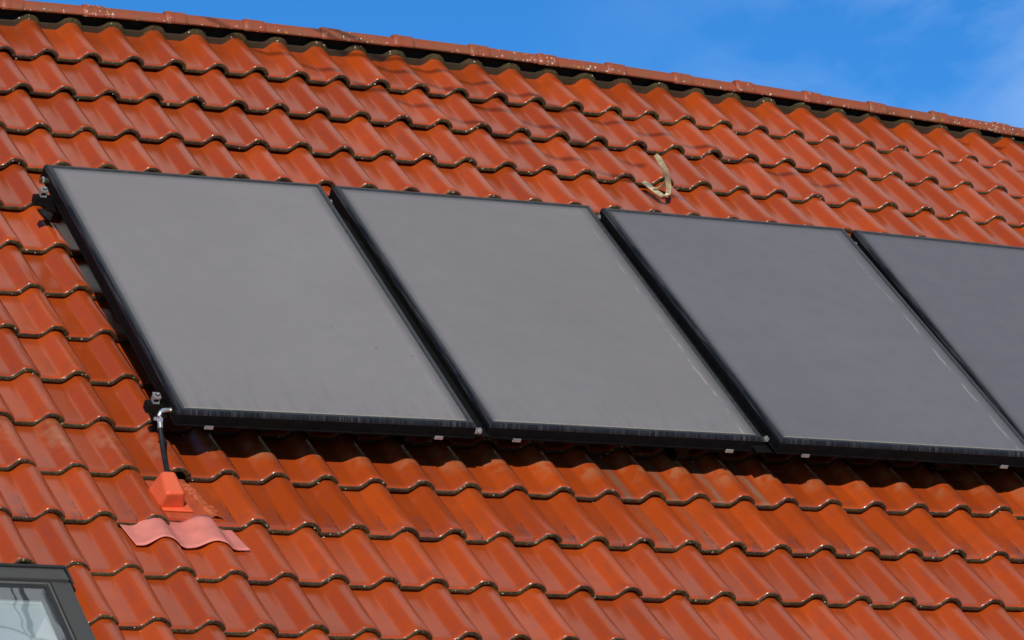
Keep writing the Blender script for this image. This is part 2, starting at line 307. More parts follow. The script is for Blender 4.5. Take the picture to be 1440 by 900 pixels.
# ------------------------------------------------------------------ mesh helpers; input is (u, v, n), local mesh axes are x = u, y = -v, z = n
class MB:
    def __init__(s): s.V = []; s.F = []; s.MI = []; s.UV = {}
    def add(s, vs, fs, mi=0):
        b = len(s.V); s.V += [tuple(v) for v in vs]; s.F += [tuple(i + b for i in f) for f in fs]; s.MI += [mi] * len(fs); return b
    def box(s, a, b, mi=0):
        x0, y0, z0 = a; x1, y1, z1 = b
        vs = [(x, y, z) for z in (z0, z1) for y in (y0, y1) for x in (x0, x1)]
        s.add(vs, [(0, 1, 3, 2), (4, 6, 7, 5), (0, 4, 5, 1), (2, 3, 7, 6), (0, 2, 6, 4), (1, 5, 7, 3)], mi)
    def hexa(s, lo, hi, mi=0):
        s.add(list(lo) + list(hi), [(3, 2, 1, 0), (4, 5, 6, 7)] + [(i, (i + 1) % 4, 4 + (i + 1) % 4, 4 + i) for i in range(4)], mi)
    def tube(s, path, rad, seg=12, mi=0, cap=True):
        P = [Vector(p) for p in path]; rr = rad if isinstance(rad, (list, tuple)) else [rad] * len(P)
        up = None; rings = []
        for i, p in enumerate(P):
            d = (P[min(i + 1, len(P) - 1)] - P[max(i - 1, 0)]).normalized()
            if up is None: up = d.orthogonal().normalized()
            up = (up - d * up.dot(d)).normalized(); sd = d.cross(up)
            rings.append([p + (up * math.cos(2 * math.pi * k / seg) + sd * math.sin(2 * math.pi * k / seg)) * rr[i] for k in range(seg)])
        fs = []
        for i in range(len(P) - 1):
            for k in range(seg):
                fs.append((i * seg + k, i * seg + (k + 1) % seg, (i + 1) * seg + (k + 1) % seg, (i + 1) * seg + k))
        if cap: fs += [tuple(reversed(range(seg))), tuple((len(P) - 1) * seg + k for k in range(seg))]
        s.add([v for r in rings for v in r], fs, mi)
    def ribbon(s, path, wdir, width, thick, mi=0):
        """flat bar along a path; wdir is its width direction"""
        P = [Vector(p) for p in path]; w = Vector(wdir).normalized(); vs = []; fs = []
        for i, p in enumerate(P):
            d = (P[min(i + 1, len(P) - 1)] - P[max(i - 1, 0)]).normalized(); ww = (w - d * w.dot(d)).normalized(); nn = d.cross(ww)
            W_ = width[i] if isinstance(width, (list, tuple)) else width
            vs += [p + ww * W_ / 2 + nn * thick / 2, p - ww * W_ / 2 + nn * thick / 2, p - ww * W_ / 2 - nn * thick / 2, p + ww * W_ / 2 - nn * thick / 2]
        for i in range(len(P) - 1):
            for k in range(4): fs.append((4 * i + k, 4 * i + (k + 1) % 4, 4 * i + 4 + (k + 1) % 4, 4 * i + 4 + k))
        fs += [(3, 2, 1, 0), tuple(4 * (len(P) - 1) + k for k in range(4))]
        s.add(vs, fs, mi)
    def grid(s, pts, mi=0):
        """pts: list of rows of points"""
        nr, nc = len(pts), len(pts[0])
        s.add([p for r in pts for p in r], [(i * nc + j, i * nc + j + 1, (i + 1) * nc + j + 1, (i + 1) * nc + j) for i in range(nr - 1) for j in range(nc - 1)], mi)
    def scaled(s, c, f):
        s.V = [tuple(c[i] + (p[i] - c[i]) * f for i in range(3)) for p in s.V]; return s
    def obj(s, name, mats, parent=None, base=(0, 0, 0), smooth=False, bevel=0.0, conv=True):
        me = bpy.data.meshes.new(name)
        if conv: V = [(x - base[0], -(y - base[1]), z - base[2]) for x, y, z in s.V]; F = [tuple(reversed(f)) for f in s.F]
        else: V = [(x - base[0], y - base[1], z - base[2]) for x, y, z in s.V]; F = s.F
        me.from_pydata(V, [], F)
        for m in (mats if isinstance(mats, (list, tuple)) else [mats]): me.materials.append(MT[m])
        me.polygons.foreach_set('material_index', s.MI)
        import bmesh as _b
        bm = _b.new(); bm.from_mesh(me); _b.ops.recalc_face_normals(bm, faces=bm.faces[:]); bm.to_mesh(me); bm.free()
        if smooth:
            me.polygons.foreach_set('use_smooth', [True] * len(me.polygons)); me.set_sharp_from_angle(angle=R(40))
        o = bpy.data.objects.new(name, me); COL.objects.link(o); o.parent = parent
        if bevel:
            b = o.modifiers.new('bevel', 'BEVEL'); b.width = bevel; b.segments = 2; b.limit_method = 'ANGLE'; b.angle_limit = R(35)
        me.update(); return o
def tag(o, label=None, cat=None, group=None, kind=None):
    for k, v in (('label', label), ('category', cat), ('group', group), ('kind', kind)):
        if v: o[k] = v
    return o
def roof_frame(o, base=(0, 0, 0)):
    o.location = pt(base); o.rotation_euler = (PITCH, 0, 0); return o
def thing(name, base, label, cat, group=None):
    o = bpy.data.objects.new(name, None); COL.objects.link(o); o.empty_display_size = 0.05
    return tag(roof_frame(o, base), label, cat, group)

# ------------------------------------------------------------------ roof surface: an old roof, its plane slightly twisted and bowed
TW, G = 0.205, 0.345
BB = (0.004962, -0.044060, -0.008532, -0.049007, 0.018268, -0.006254)
DU = [-0.0015, -0.009, -0.0147, -0.0093, -0.0023, -0.0061, -0.0078, 0.0003, -0.0033, 0.0042, 0.0032, 0.0152, 0.0134, 0.0178, 0.018, 0.018, 0.018, 0.018]
DV = [-0.0461, -0.0419, -0.0236, -0.0268, -0.015, 0.0022, 0.0062, 0.0061, 0.007, 0.0081, 0.0175, 0.0224, 0.0365, 0.0471, 0.055, 0.060, 0.065, 0.07]
def bow(u, v):
    a = (np.clip(u, -1.4, 6.0) - 2.5) / 2.5; c = (np.clip(v, -0.15, 5.2) - 2.5) / 2.5
    return -(BB[0] * a * a + BB[1] * a * c + BB[2] * c * c + BB[3] * a * a * c + BB[4] * a * c * c + BB[5] * a ** 3)
HR, HD = 0.042, 0.030
def prof(s):
    s = np.asarray(s, float)
    t = np.clip((s + 0.345) / 0.265, 0, 1); q = np.clip((s + 0.345) / 0.345, 0, 1)
    rise = -HR + HR * (0.80 * t * t * (3 - 2 * t) + 0.20 * np.sin(math.pi / 2 * q))
    fall = -HD * np.clip(s / 0.25, 0, 1) ** 2.1
    pan = np.where(s < -0.35, 0.0002 * np.clip((np.abs(s + 0.57) - 0.08) / 0.14, 0, 1) ** 2, 0)
    return np.where(s < 0, rise, fall) + pan
TILT = 0.108
def tile_surface(u, v, row=None):
    """height n of the tile tops at (u, v)"""
    r = 1
    while r < 18 and v > r * G + DV[r - 1]: r += 1
    r = row or r
    k = math.floor((u - DU[r - 1]) / TW + 0.75); s = (u - DU[r - 1]) / TW - k
    vn = r * G + DV[r - 1]
    return float(bow(k * TW + DU[r - 1], vn) + prof(s) - TILT * (vn - v))

SS = np.array([-.79, -.74, -.66, -.57, -.48, -.41, -.37, -.33, -.29, -.25, -.21, -.17, -.13, -.09, -.055, -.02, .015, .05, .085, .12, .155, .185, .21, .235, .25])
hh = prof(SS); sl_ = np.gradient(hh, SS * TW); nx = -sl_ / np.sqrt(1 + sl_ ** 2); nn_ = 1 / np.sqrt(1 + sl_ ** 2)
SS = np.concatenate([SS, [.262, .266]]); hh = np.concatenate([hh, [hh[-1] - .003, hh[-1] - .012]])
nx = np.concatenate([nx, [nx[-1]] * 2]); nn_ = np.concatenate([nn_, [nn_[-1]] * 2])
#        up-slope distance, drop below the top surface, uses lip material
LEN = [(-.42, 0), (-.30, 0), (-.22, 0), (-.14, 0), (-.08, 0), (-.045, 0), (-.024, -.0005), (-.013, -.0014), (-.0065, -.0030), (-.0028, -.0048), (-.0008, -.0064), (0, -.0078),
       (0.0014, -.0090), (0.0034, -.0118), (0.0036, -.0200), (0.0012, -.0258), (-.006, -.0276), (-.05, -.0276)]
LIP0 = 10
LV = np.array([a for a, b in LEN]); LD = np.array([b for a, b in LEN])
KMIN, KMAX, NROW = -18, 40, 18
Vs, Fs, MIs, T_, S_, UVs = [], [], [], [], [], []
silt_cols = {(11, 9): .95, (11, 10): .75, (11, 11): .9, (11, 12): .85, (12, 9): .35, (12, 10): .3, (13, 9): .22, (13, 14): .12, (12, 14): .25, (11, 5): .15}
nosepts = []
for r in range(1, NROW + 1):
    for k in range(KMIN, KMAX + 1):
        if r >= 14 and r <= 17 and -8 <= k <= -5: continue
        if r == 12 and k == -1: continue
        u0 = k * TW + DU[r - 1] + rng.normal(0, .0013); v0 = r * G + DV[r - 1] + rng.normal(0, .0024)
        if r == 12 and k == 0: v0 -= 0.004
        base = float(bow(u0, v0)) + rng.normal(0, .0008); roll = rng.normal(0, .010); yaw = rng.normal(0, .0055); tl = TILT + rng.normal(0, .004)
        sel = np.arange(len(SS))
        if 14 <= r <= 17 and k == -4: sel = np.where(SS >= -.375)[0]
        X = SS[sel] * TW; x = X[None, :] + nx[sel][None, :] * LD[:, None] * .8
        lipn = rng.normal(0, .0009, (len(LV), len(sel))); lipn[:LIP0 + 1] = 0; lipn[-1] = 0
        nn = hh[sel][None, :] + nn_[sel][None, :] * LD[:, None] + tl * LV[:, None] + roll * X[None, :] + lipn
        vv = LV[:, None] + 0 * X[None, :] + lipn * 1.2
        U = u0 + x + yaw * vv; V = v0 + vv - yaw * x
        b = sum(len(q) for q in Vs); nc = len(sel); nr = len(LV)
        Vs.append(np.stack([U, -V, base + nn], -1).reshape(-1, 3))
        i, j = np.meshgrid(np.arange(nr - 1), np.arange(nc - 1), indexing='ij'); a = b + i * nc + j
        Fs.append(np.stack([a, a + nc, a + nc + 1, a + 1], -1).reshape(-1, 4)); MIs.append(np.where(i >= LIP0 + 1, 1, 0).ravel())
        cc = np.zeros((nr * nc, 4)); cc[:, 0] = rng.random(); cc[:, 1] = r / 20; cc[:, 2] = rng.random(); cc[:, 3] = 1; T_.append(cc)
        S_.append(np.full(nr * nc, silt_cols.get((r, k), 0.0)))
        uvx = np.broadcast_to(((SS[sel] + .79) / 1.04)[None, :], (nr, nc)); uvy = np.broadcast_to(np.clip(1 + LV / .345, 0, 1)[:, None], (nr, nc))
        UVs.append(np.stack([uvx, uvy], -1).reshape(-1, 2))
        nosepts.append((r, k, u0, v0, base))
Vs = np.concatenate(Vs); Fs = np.concatenate(Fs); MIs = np.concatenate(MIs); T_ = np.concatenate(T_); S_ = np.concatenate(S_); UVs = np.concatenate(UVs)
# lichen crusts sitting on the tile edges
lv, lf = [], []
for (r, k, u0, v0, base) in nosepts:
    if not (-8 < k < 30): continue
    for q in range(rng.poisson(0.75 if (k < 12 and rng.random() < .7) else 0.3)):
        s = rng.uniform(-.75, .2); rad = rng.uniform(.0016, .0046) * (1.25 if rng.random() < .15 else 1); c = (u0 + s * TW, v0 + rng.uniform(.000, .003), base + float(prof(s)) - rng.uniform(.008, .021))
        if rng.random() < .3: c = (c[0], v0 + rng.uniform(.002, .012), base + float(prof(s)) - .026)
        nb = len(lv); sq = rng.uniform(.5, .9); n1 = 7
        lv.append((c[0], c[1] + rad * .2, c[2] + rad * sq))
        for q1, (zz, rr) in enumerate(((.55, .75), (-.1, 1.0), (-.6, .7))):
            for t in range(n1):
                an = 2 * math.pi * t / n1; jj = rng.uniform(.75, 1.25)
                lv.append((c[0] + rad * rr * jj * math.cos(an), c[1] + rad * rr * jj * .6 * math.sin(an), c[2] + rad * zz * sq))
        for t in range(n1):
            lf.append((nb, nb + 1 + t, nb + 1 + (t + 1) % n1, nb + 1 + (t + 1) % n1))
            for q1 in (0, 1):
                a = nb + 1 + q1 * n1; lf.append((a + t, a + n1 + t, a + n1 + (t + 1) % n1, a + (t + 1) % n1))
lv = np.array(lv); lv[:, 1] *= -1
nV0 = len(Vs)
house = bpy.data.objects.new('house', None); COL.objects.link(house)
tag(house, 'house with orange-red pantile roof that carries the dark solar collectors', 'house')
me = bpy.data.meshes.new('tiled_roof')
allv = np.concatenate([Vs, lv]); quads = [tuple(f) for f in Fs.tolist()]; lq = [tuple(dict.fromkeys(int(i) + nV0 for i in f)) for f in lf]
me.from_pydata(allv.tolist(), [], quads + lq)
for m in ('tile', 'lip', 'lichen'): me.materials.append(MT[m])
me.polygons.foreach_set('material_index', np.concatenate([MIs, np.full(len(lq), 2)]).astype(np.int32))
me.polygons.foreach_set('use_smooth', np.ones(len(me.polygons), bool))
ca = me.color_attributes.new('tint', 'FLOAT_COLOR', 'POINT'); ca.data.foreach_set('color', np.concatenate([T_, np.ones((len(lv), 4))]).astype(np.float32).ravel())
fa = me.attributes.new('silt', 'FLOAT', 'POINT'); fa.data.foreach_set('value', np.concatenate([S_, np.zeros(len(lv))]).astype(np.float32))
uvl = me.uv_layers.new(name='UVMap'); li = np.zeros(len(me.loops), np.int32); me.loops.foreach_get('vertex_index', li)
uvl.data.foreach_set('uv', np.concatenate([UVs, np.zeros((len(lv), 2))])[li].astype(np.float32).ravel()); me.update()
roof = bpy.data.objects.new('tiled_roof', me); COL.objects.link(roof); roof.parent = house
roof.location = (0, 0, RIDGE_Z); roof.rotation_euler = (PITCH, 0, 0)

# chipped clay rim of the tile right of the duct
mb = MB(); rows_ = []
for i in range(34):
    f = i / 33; v = 3.835 + f * 0.285; uc = -0.176 + 0.040 * f + rng.normal(0, .0028); w = 0.019 + abs(rng.normal(0, .004)); top = tile_surface(-0.12, v, 12) + .013 + abs(rng.normal(0, .0045)); lo = top - 0.045
    rows_.append([(uc - w - .003, v, lo), (uc - w + rng.normal(0, .002), v, top - .006 + rng.normal(0, .002)), (uc - w * .4, v + rng.normal(0, .003), top + rng.normal(0, .0022)), (uc + w * .4, v, top - .002), (uc + w, v, top - .010)])
mb.grid(rows_); mb.obj('chipped_tile_edge', 'chip', roof)

# ridge caps and the brown strip beneath them
CAPU = [0.067, 0.459, 0.863, 1.257, 1.65, 2.027, 2.43, 2.799, 3.179, 3.553, 3.906, 4.302, 4.686, 5.065]
CAPU = [CAPU[0] - .39 * i for i in range(8, 0, -1)] + CAPU + [CAPU[-1] + .38 * i for i in range(1, 9)]
CS = [(-.045, .004), (-.043, .011), (-.047, .018), (-.060, .027), (-.071, .0325), (-.082, .0345), (-.095, .031), (-.104, .022), (-.112, .004), (-.130, -.070), (-.148, -.140), (-.136, -.142), (-.100, -.006), (-.083, .018), (-.066, .014), (-.052, .004)]
def cap_ring(u, grow, dv=0, dn=0):
    b = float(bow(u, 0.0)); c0 = (-.085, -.01)
    out = []
    for v, n in CS:
        L = math.hypot(v - c0[0], n - c0[1]) or 1; outer = 1 if CS.index((v, n)) < 11 else .2
        out.append((u, v + (v - c0[0]) / L * grow * outer + dv, n + b + (n - c0[1]) / L * grow * outer + dn))
    return out
for i in range(len(CAPU) - 1):
    a, b = CAPU[i], CAPU[i + 1]; dv, dn = rng.normal(0, .002), rng.normal(0, .0018)
    st_ = [(a - .010, .004), (a - .004, .009), (a + .012, .0105), (a + .030, .008), (a + .031, .0045), (a + .034, .0045), (a + .036, .008), (a + .082, .0075), (a + .094, .0065), (a + .100, .001), (a + .2, 0), (b + .02, -.0015)]
    mb = MB(); rings = [cap_ring(u, g, dv, dn) for u, g in st_]; n = len(CS)
    mb.add([p for r_ in rings for p in r_], [(q * n + t, q * n + (t + 1) % n, (q + 1) * n + (t + 1) % n, (q + 1) * n + t) for q in range(len(rings) - 1) for t in range(n)] + [tuple(range(n)), tuple((len(rings) - 1) * n + t for t in reversed(range(n)))])
    o = mb.obj('ridge_cap', 'ridge', roof, smooth=True)
    uvl = o.data.uv_layers.new(name='UVMap')
    for l in o.data.loops:
        v = o.data.vertices[l.vertex_index].co; uvl.data[l.index].uv = (0, max(0, min(1, (-0.043 + v.y) / .042)))
mb = MB(); pr = []; us = np.arange(-3.4, 8.4, TW / 14); suv = []
for u in us:
    k = math.floor((u - DU[0]) / TW + 0.75); s = (u - DU[0]) / TW - k; h = float(prof(s)) + float(bow(u, .3)); b0 = float(bow(u, 0))
    vn = G + DV[0]; z = h - TILT * (vn + .050)
    jit = rng.normal(0, .0012); rel = (float(prof(s)) + HR) / HR
    pr.append([(u, -.048 + jit, z - .004), (u, -.050 + jit, z + .008 + jit), (u, -.054, z + .025 - .004 * rel), (u, -.064, z + .028 - .004 * rel), (u, -.095, z + .006)])
    suv.append(rel)
mb.grid([list(c) for c in zip(*pr)]); o = mb.obj('ridge_vent_strip', 'strip', roof, smooth=True)
uvl = o.data.uv_layers.new(name='UVMap'); nU = len(us)
for l in o.data.loops:
    vi = l.vertex_index; uvl.data[l.index].uv = (suv[vi % nU] if 1 <= vi // nU <= 3 else 0, vi // nU / 4)

# deck below the tiles, back slope, walls
mb = MB(); mb.box((-3.5, .12, -.30), (8.3, 6.25, -.225))
mb.grid([[(u, .121, -.30) for u in np.linspace(-3.45, 8.25, 60)], [(u, -.095, float(bow(u, 0)) - .085) for u in np.linspace(-3.45, 8.25, 60)], [(u, -.096, float(bow(u, 0)) + .0) for u in np.linspace(-3.45, 8.25, 60)], [(u, -.100, float(bow(u, 0)) + .0) for u in np.linspace(-3.45, 8.25, 60)]])
d = mb.obj('roof_deck', 'dark', roof)
mb = MB(); bs = []
for i, uu in enumerate(np.arange(-3.4, 8.25, TW / 6)):
    s = (i % 6) / 6 - .75; z = float(prof(s)) + .0
    q0 = Vector((uu, 0.10, -0.16)); bs.append([(uu, (0.0 + t) * 1.0, z) for t in (0, 1, 2, 3, 4, 5, 6.2)])
def back(p):      # (u, distance down the back slope, height above it) in world axes relative to the ridge origin
    return (p[0], 0.10 + p[1] * CT + p[2] * ST, -0.12 - p[1] * ST + p[2] * CT)
mb.grid([[back(p) for p in r_] for r_ in bs]); o = mb.obj('back_roof_slope', 'tile', house, conv=False, smooth=True); o.location = (0, 0, RIDGE_Z)
ez = RIDGE_Z - 6.0 * ST - .30; ey = 6.0 * CT - .35
mb = MB(); x0, x1 = -3.2, 8.0
pent = [(-ey, 0), (-ey, ez), (0, RIDGE_Z - .42), (ey, ez), (ey, 0)]
mb.add([(x0, y, z) for y, z in pent] + [(x1, y, z) for y, z in pent], [(4, 3, 2, 1, 0), (5, 6, 7, 8, 9)] + [(i, (i + 1) % 5, 5 + (i + 1) % 5, 5 + i) for i in range(5)])
mb.obj('wall', 'plaster', house, conv=False)
mb = MB(); mb.add([(-400, -400, 0), (400, -400, 0), (400, 400, 0), (-400, 400, 0)], [(0, 1, 2, 3)]); g = mb.obj('ground', 'grass', None, conv=False); tag(g, kind='structure')

# ------------------------------------------------------------------ solar collectors
CW, CL = 1.2562, 1.9387
CPOS = [(-0.2636, 1.7992, 0.2016, -0.0132, -0.0271, -0.1498), (1.066, 1.7357, 0.1818, -0.0052, 0.0532, -0.1762), (2.3339, 1.7979, 0.2137, 0.0422, 0.1323, -0.2111), (3.6264, 1.7927, 0.2047, 0.0005, 0.1834, 0.0334)]
def rotv(w):
    w = Vector(w) / 10; return Matrix.Rotation(w.length, 3, w.normalized()) if w.length > 1e-9 else Matrix.Identity(3)
Sm = Matrix.Diagonal((1, -1, 1))
col0 = bpy.data.objects.new('solar_collector', None); COL.objects.link(col0)
# local (u, v, n): outer top edge at n = 0
FP = [(.030, -.066), (-.004, -.066), (-.004, -.061), (.0, -.059), (.0, -.018), (.0025, -.010), (.007, -.004), (.012, -.0010), (.019, 0), (.026, -.001), (.031, -.005)]
mb = MB(); rings = []
for d, n in FP: rings.append([(d, d, n), (CW - d, d, n), (CW - d, CL - d, n), (d, CL - d, n)])
# mitred corners: each side its own strip so that the edges stay crisp
for sd in range(4):
    vs = [];
    for rg in rings: vs += [rg[sd], rg[(sd + 1) % 4]]
    mb.add(vs, [(2 * i, 2 * i + 1, 2 * i + 3, 2 * i + 2) for i in range(len(rings) - 1)])
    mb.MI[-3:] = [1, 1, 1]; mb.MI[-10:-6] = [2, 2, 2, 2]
mb.box((.02, .02, -.062), (CW - .02, CL - .02, -.057))
fr = mb.obj('frame', ['frame', 'frame_top', 'frame_side'], col0, smooth=True)
mb = MB(); mb.box((.029, .029, -.009), (CW - .029, CL - .029, -.005)); gl = mb.obj('glass', 'glass', col0)
uvl = gl.data.uv_layers.new(name='UVMap')
for l in gl.data.loops:
    c = gl.data.vertices[l.vertex_index].co; uvl.data[l.index].uv = ((c.x - .029) / (CW - .058), 1 - (-c.y - .029) / (CL - .058))
def clip(u):
    m = MB(); m.box((u - .018, CL - .010, -.073), (u + .018, CL + .009, -.067)); m.box((u - .018, CL + .0045, -.074), (u + .018, CL + .0095, -.058)); return m
c1 = clip(.135).obj('clip', 'silver', col0, bevel=.002); c2 = clip(1.105).obj('clip', 'silver', col0, bevel=.002)
CLAB = ['leftmost dark glass solar collector, joined to the silver elbow and black hose',
        'second dark glass solar collector from the hose, right of the leftmost one',
        'third dark glass solar collector from the hose, below the tan roof hook',
        'rightmost dark glass solar collector, cut off by the edge of the photo']
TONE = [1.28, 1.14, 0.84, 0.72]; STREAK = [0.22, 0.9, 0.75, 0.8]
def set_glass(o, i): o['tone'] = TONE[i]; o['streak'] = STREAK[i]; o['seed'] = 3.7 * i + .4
for i, (u, v, n, ru, rv, rn) in enumerate(CPOS):
    if i == 0: root, kids = col0, [fr, gl, c1, c2]
    else:
        root = col0.copy(); COL.objects.link(root); kids = []
        for ch in (fr, gl, c1, c2):
            c = ch.copy(); c.parent = root; COL.objects.link(c); kids.append(c)
    set_glass(kids[1], i)
    Mx = Sm @ rotv((ru, rv, rn)) @ Sm
    root.matrix_world = Matrix.Translation(pt((u, v, n))) @ (Matrix.Rotation(PITCH, 3, 'X') @ Mx).to_4x4()
    tag(root, CLAB[i], 'solar collector', 'solar collectors in a row on the roof')

# rails, their end clamps, roof brackets
def rail(v, lab, u0):
    t = thing('mounting_rail', (u0, v, .085), lab, 'rail', 'rails under the collectors')
    mb = MB(); mb.box((u0, v - .020, .094), (4.95, v + .020, .130)); mb.box((u0 + .001, v - .008, .1305), (4.94, v + .008, .1325)); mb.obj('rail_profile', 'black', t, (u0, v, .085), bevel=.003)
    b = (u0, v, .085)
    mb = MB(); a = u0 + .012
    mb.box((a, v - .024, .134), (a + .040, v + .024, .139)); mb.box((a, v - .024, .139), (a + .005, v + .016, .172)); mb.box((a, v + .0165, .163), (a + .040, v + .0215, .175)); mb.box((a + .036, v - .024, .139), (a + .041, v + .016, .172))
    mb.hexa([(a - .001, v - .026, .178), (a + .043, v - .026, .178), (a + .043, v + .022, .172), (a - .001, v + .022, .172)], [(a - .001, v - .026, .184), (a + .043, v - .026, .184), (a + .043, v + .022, .178), (a - .001, v + .022, .178)])
    pv = (a + .030, v, .134); k = mb.scaled(pv, .68).obj('end_clamp', 'silver', t, b, bevel=.0015)
    mb = MB(); mb.tube([(a + .024, v - .002, .176), (a + .024, v - .002, .187)], .0075, 8); mb.scaled(pv, .68).obj('bolt', 'steel', k, b)
    mb = MB(); mb.tube([(a + .024, v - .002, .178), (a + .024, v - .002, .1835)], .013, 14); mb.scaled(pv, .68).obj('washer', 'black', k, b)
    mb = MB(); mb.box((a + .004, v - .018, .1302), (a + .042, v + .018, .1335)); mb.obj('clamp_foot', 'black', t, b, bevel=.002)
    mb = MB(); mb.box((a + .006, v - .022, .1395), (a + .035, v + .008, .1640)); mb.scaled(pv, .68).obj('clamp_shade_block', 'black', t, b)  # black block paints the shade inside the open clamp
    return t
rail(1.965, 'upper black mounting rail ending in a silver clamp at the collector corner', -.335)
rail(3.575, 'lower black mounting rail ending in a silver clamp above the pipe elbow', -.305)
def bracket(u, v, lab, g=None):
    n0 = tile_surface(u, v)
    t = thing('roof_bracket', (u, v, n0), lab, 'bracket', g)
    mb = MB(); mb.ribbon([(u + .03, v - .20, tile_surface(u + .03, v - .2) + .006), (u + .03, v - .08, n0 + .012), (u + .03, v - .030, n0 + .024), (u + .03, v - .012, n0 + .045), (u + .03, v - .012, .092)], (1, 0, 0), .046, .008)
    mb.obj('bracket_arm', 'black', t, (u, v, n0), bevel=.0015)
    mb = MB(); mb.box((u - .040, v - .03, .074), (u + .035, v + .035, .0935)); mb.obj('bracket_plate', 'black', t, (u, v, n0), bevel=.002)
bracket(-.235, 1.955, 'black roof bracket under the upper left collector corner')
bracket(-.225, 3.585, 'black roof bracket behind the silver pipe elbow')
for u, lb in ((.80, 'leftmost dim bracket in the shadow below the collectors'), (2.02, 'middle dim bracket in the shadow below the collectors'), (3.25, 'rightmost dim bracket in the shadow below the collectors')):
    bracket(u, 3.585, lb, 'brackets in the shadow under the collectors')

# couplings in the gaps between collectors
def coupling(c, lab, r=.011, L=.03):
    u, v, n = c; t = thing('pipe_coupling', c, lab, 'pipe coupling', 'silver couplings between the collectors')
    mb = MB(); mb.tube([(u - L / 2, v, n), (u + L / 2, v, n)], r * .62, 10); mb.obj('pipe_stub', 'silver', t, c, smooth=True)
    for d in (-.25, .25):
        mb = MB(); mb.tube([(u + d * L - .005, v, n), (u + d * L + .005, v, n)], r, 6); mb.obj('nut', 'silver', t, c)
def gapu(i, dv): # middle of gap right of collector i at distance dv from its top
    return CPOS[i][0] + CW - CPOS[i][5] / -10 * 0 + (-CPOS[i][5] / 10) * dv
for i in range(3):
    n = .165; name = ('first', 'second', 'third')[i]
    u = CPOS[i][0] + CW + .014; v = CPOS[i][1] + .075
    coupling((u, v, n), f'silver pipe coupling in the {name} gap between collectors, upper end')
    u = CPOS[i][0] + CW + .014 + (-CPOS[i][5] / 10) * CL * 1.0; v = CPOS[i][1] + CL - .03
    coupling((u, v, n), f'silver pipe coupling in the {name} gap between collectors, lower end', .014, .034)
c = (-.283, 1.890, .165); t = thing('blind_plug', c, 'small metal blind plug at the upper left corner of the leftmost collector', 'pipe plug')
mb = MB(); mb.tube([(-.300, 1.89, .165), (-.255, 1.89, .165)], .013, 6); mb.obj('plug_body', 'brass', t, c)
mb = MB(); mb.tube([(-.290, 1.89, .165), (-.284, 1.89, .165)], .017, 12); mb.obj('flange', 'steel', t, c)

for i in range(3):
    ra = -CPOS[i][5] / 10; u = CPOS[i][0] + CW + .012; c = (u, 1.98, .11)
    mb = MB(); mb.hexa([(u - .06, 1.975, .1335), (u + .075, 1.975, .1335), (u + .075 + ra * 1.7, 3.70, .1335), (u - .06 + ra * 1.7, 3.70, .1335)], [(u - .06, 1.975, .137), (u + .075, 1.975, .137), (u + .075 + ra * 1.7, 3.70, .137), (u - .06 + ra * 1.7, 3.70, .137)])
    o = mb.obj('gap_light_block', 'black', None, c); roof_frame(o, c)  # black strip added to keep sun out of the gap
    tag(o, 'black strip added to block light in the %s gap between collectors, counted from the hose' % ('first', 'second', 'third')[i], 'light-blocking strip', 'light-blocking strips added between the collectors')

# elbow and hose
c = (-.268, 3.668, .150); t = thing('solar_pipe', c, 'silver elbow with black hose running into the orange duct', 'pipe')
E0, E1 = (-.222, 3.655, .150), (-.262, 3.660, .150)
pth = [E0, (-.240, 3.657, .151)]
for q in range(8):
    a = q / 7 * math.pi / 2; pth.append((-.258 - .024 * math.sin(a), 3.660 + .018 * (1 - math.cos(a)), .151 - .020 * (1 - math.cos(a))))
pth.append((-.283, 3.700, .1335))
mb = MB(); mb.tube(pth, .0085, 12); mb.obj('elbow', 'steel', t, c, smooth=True)
mb = MB(); mb.tube([(-.236, 3.656, .151), (-.230, 3.656, .151)], .016, 12); mb.tube([(-.228, 3.656, .151), (-.222, 3.656, .151)], .013, 12); mb.tube([(-.233, 3.672, .136), (-.233, 3.680, .130)], .006, 8); mb.obj('clamp_ring', 'brass', t, c)
mb = MB(); mb.tube([(-.2825, 3.692, .130), (-.283, 3.702, .121)], .0125, 6); mb.tube([(-.296, 3.69, .128), (-.306, 3.689, .128)], .007, 8); mb.obj('nut', 'steel', t, c)
mb = MB(); mb.tube([(-.283, 3.702, .121), (-.284, 3.725, .103)], .0105, 12); mb.obj('ferrule', 'silver', t, c, smooth=True)
hp = [(-.284, 3.722, .106), (-.285, 3.755, .086), (-.287, 3.80, .066), (-.291, 3.85, .053), (-.297, 3.90, .045), (-.302, 3.945, .038), (-.304, 3.97, .034)]
mb = MB(); mb.tube(hp, .0102, 12); mb.tube([(-.299, 3.925, .0415), (-.3025, 3.95, .038)], .0140, 14); mb.obj('hose', 'rubber', t, c, smooth=True)

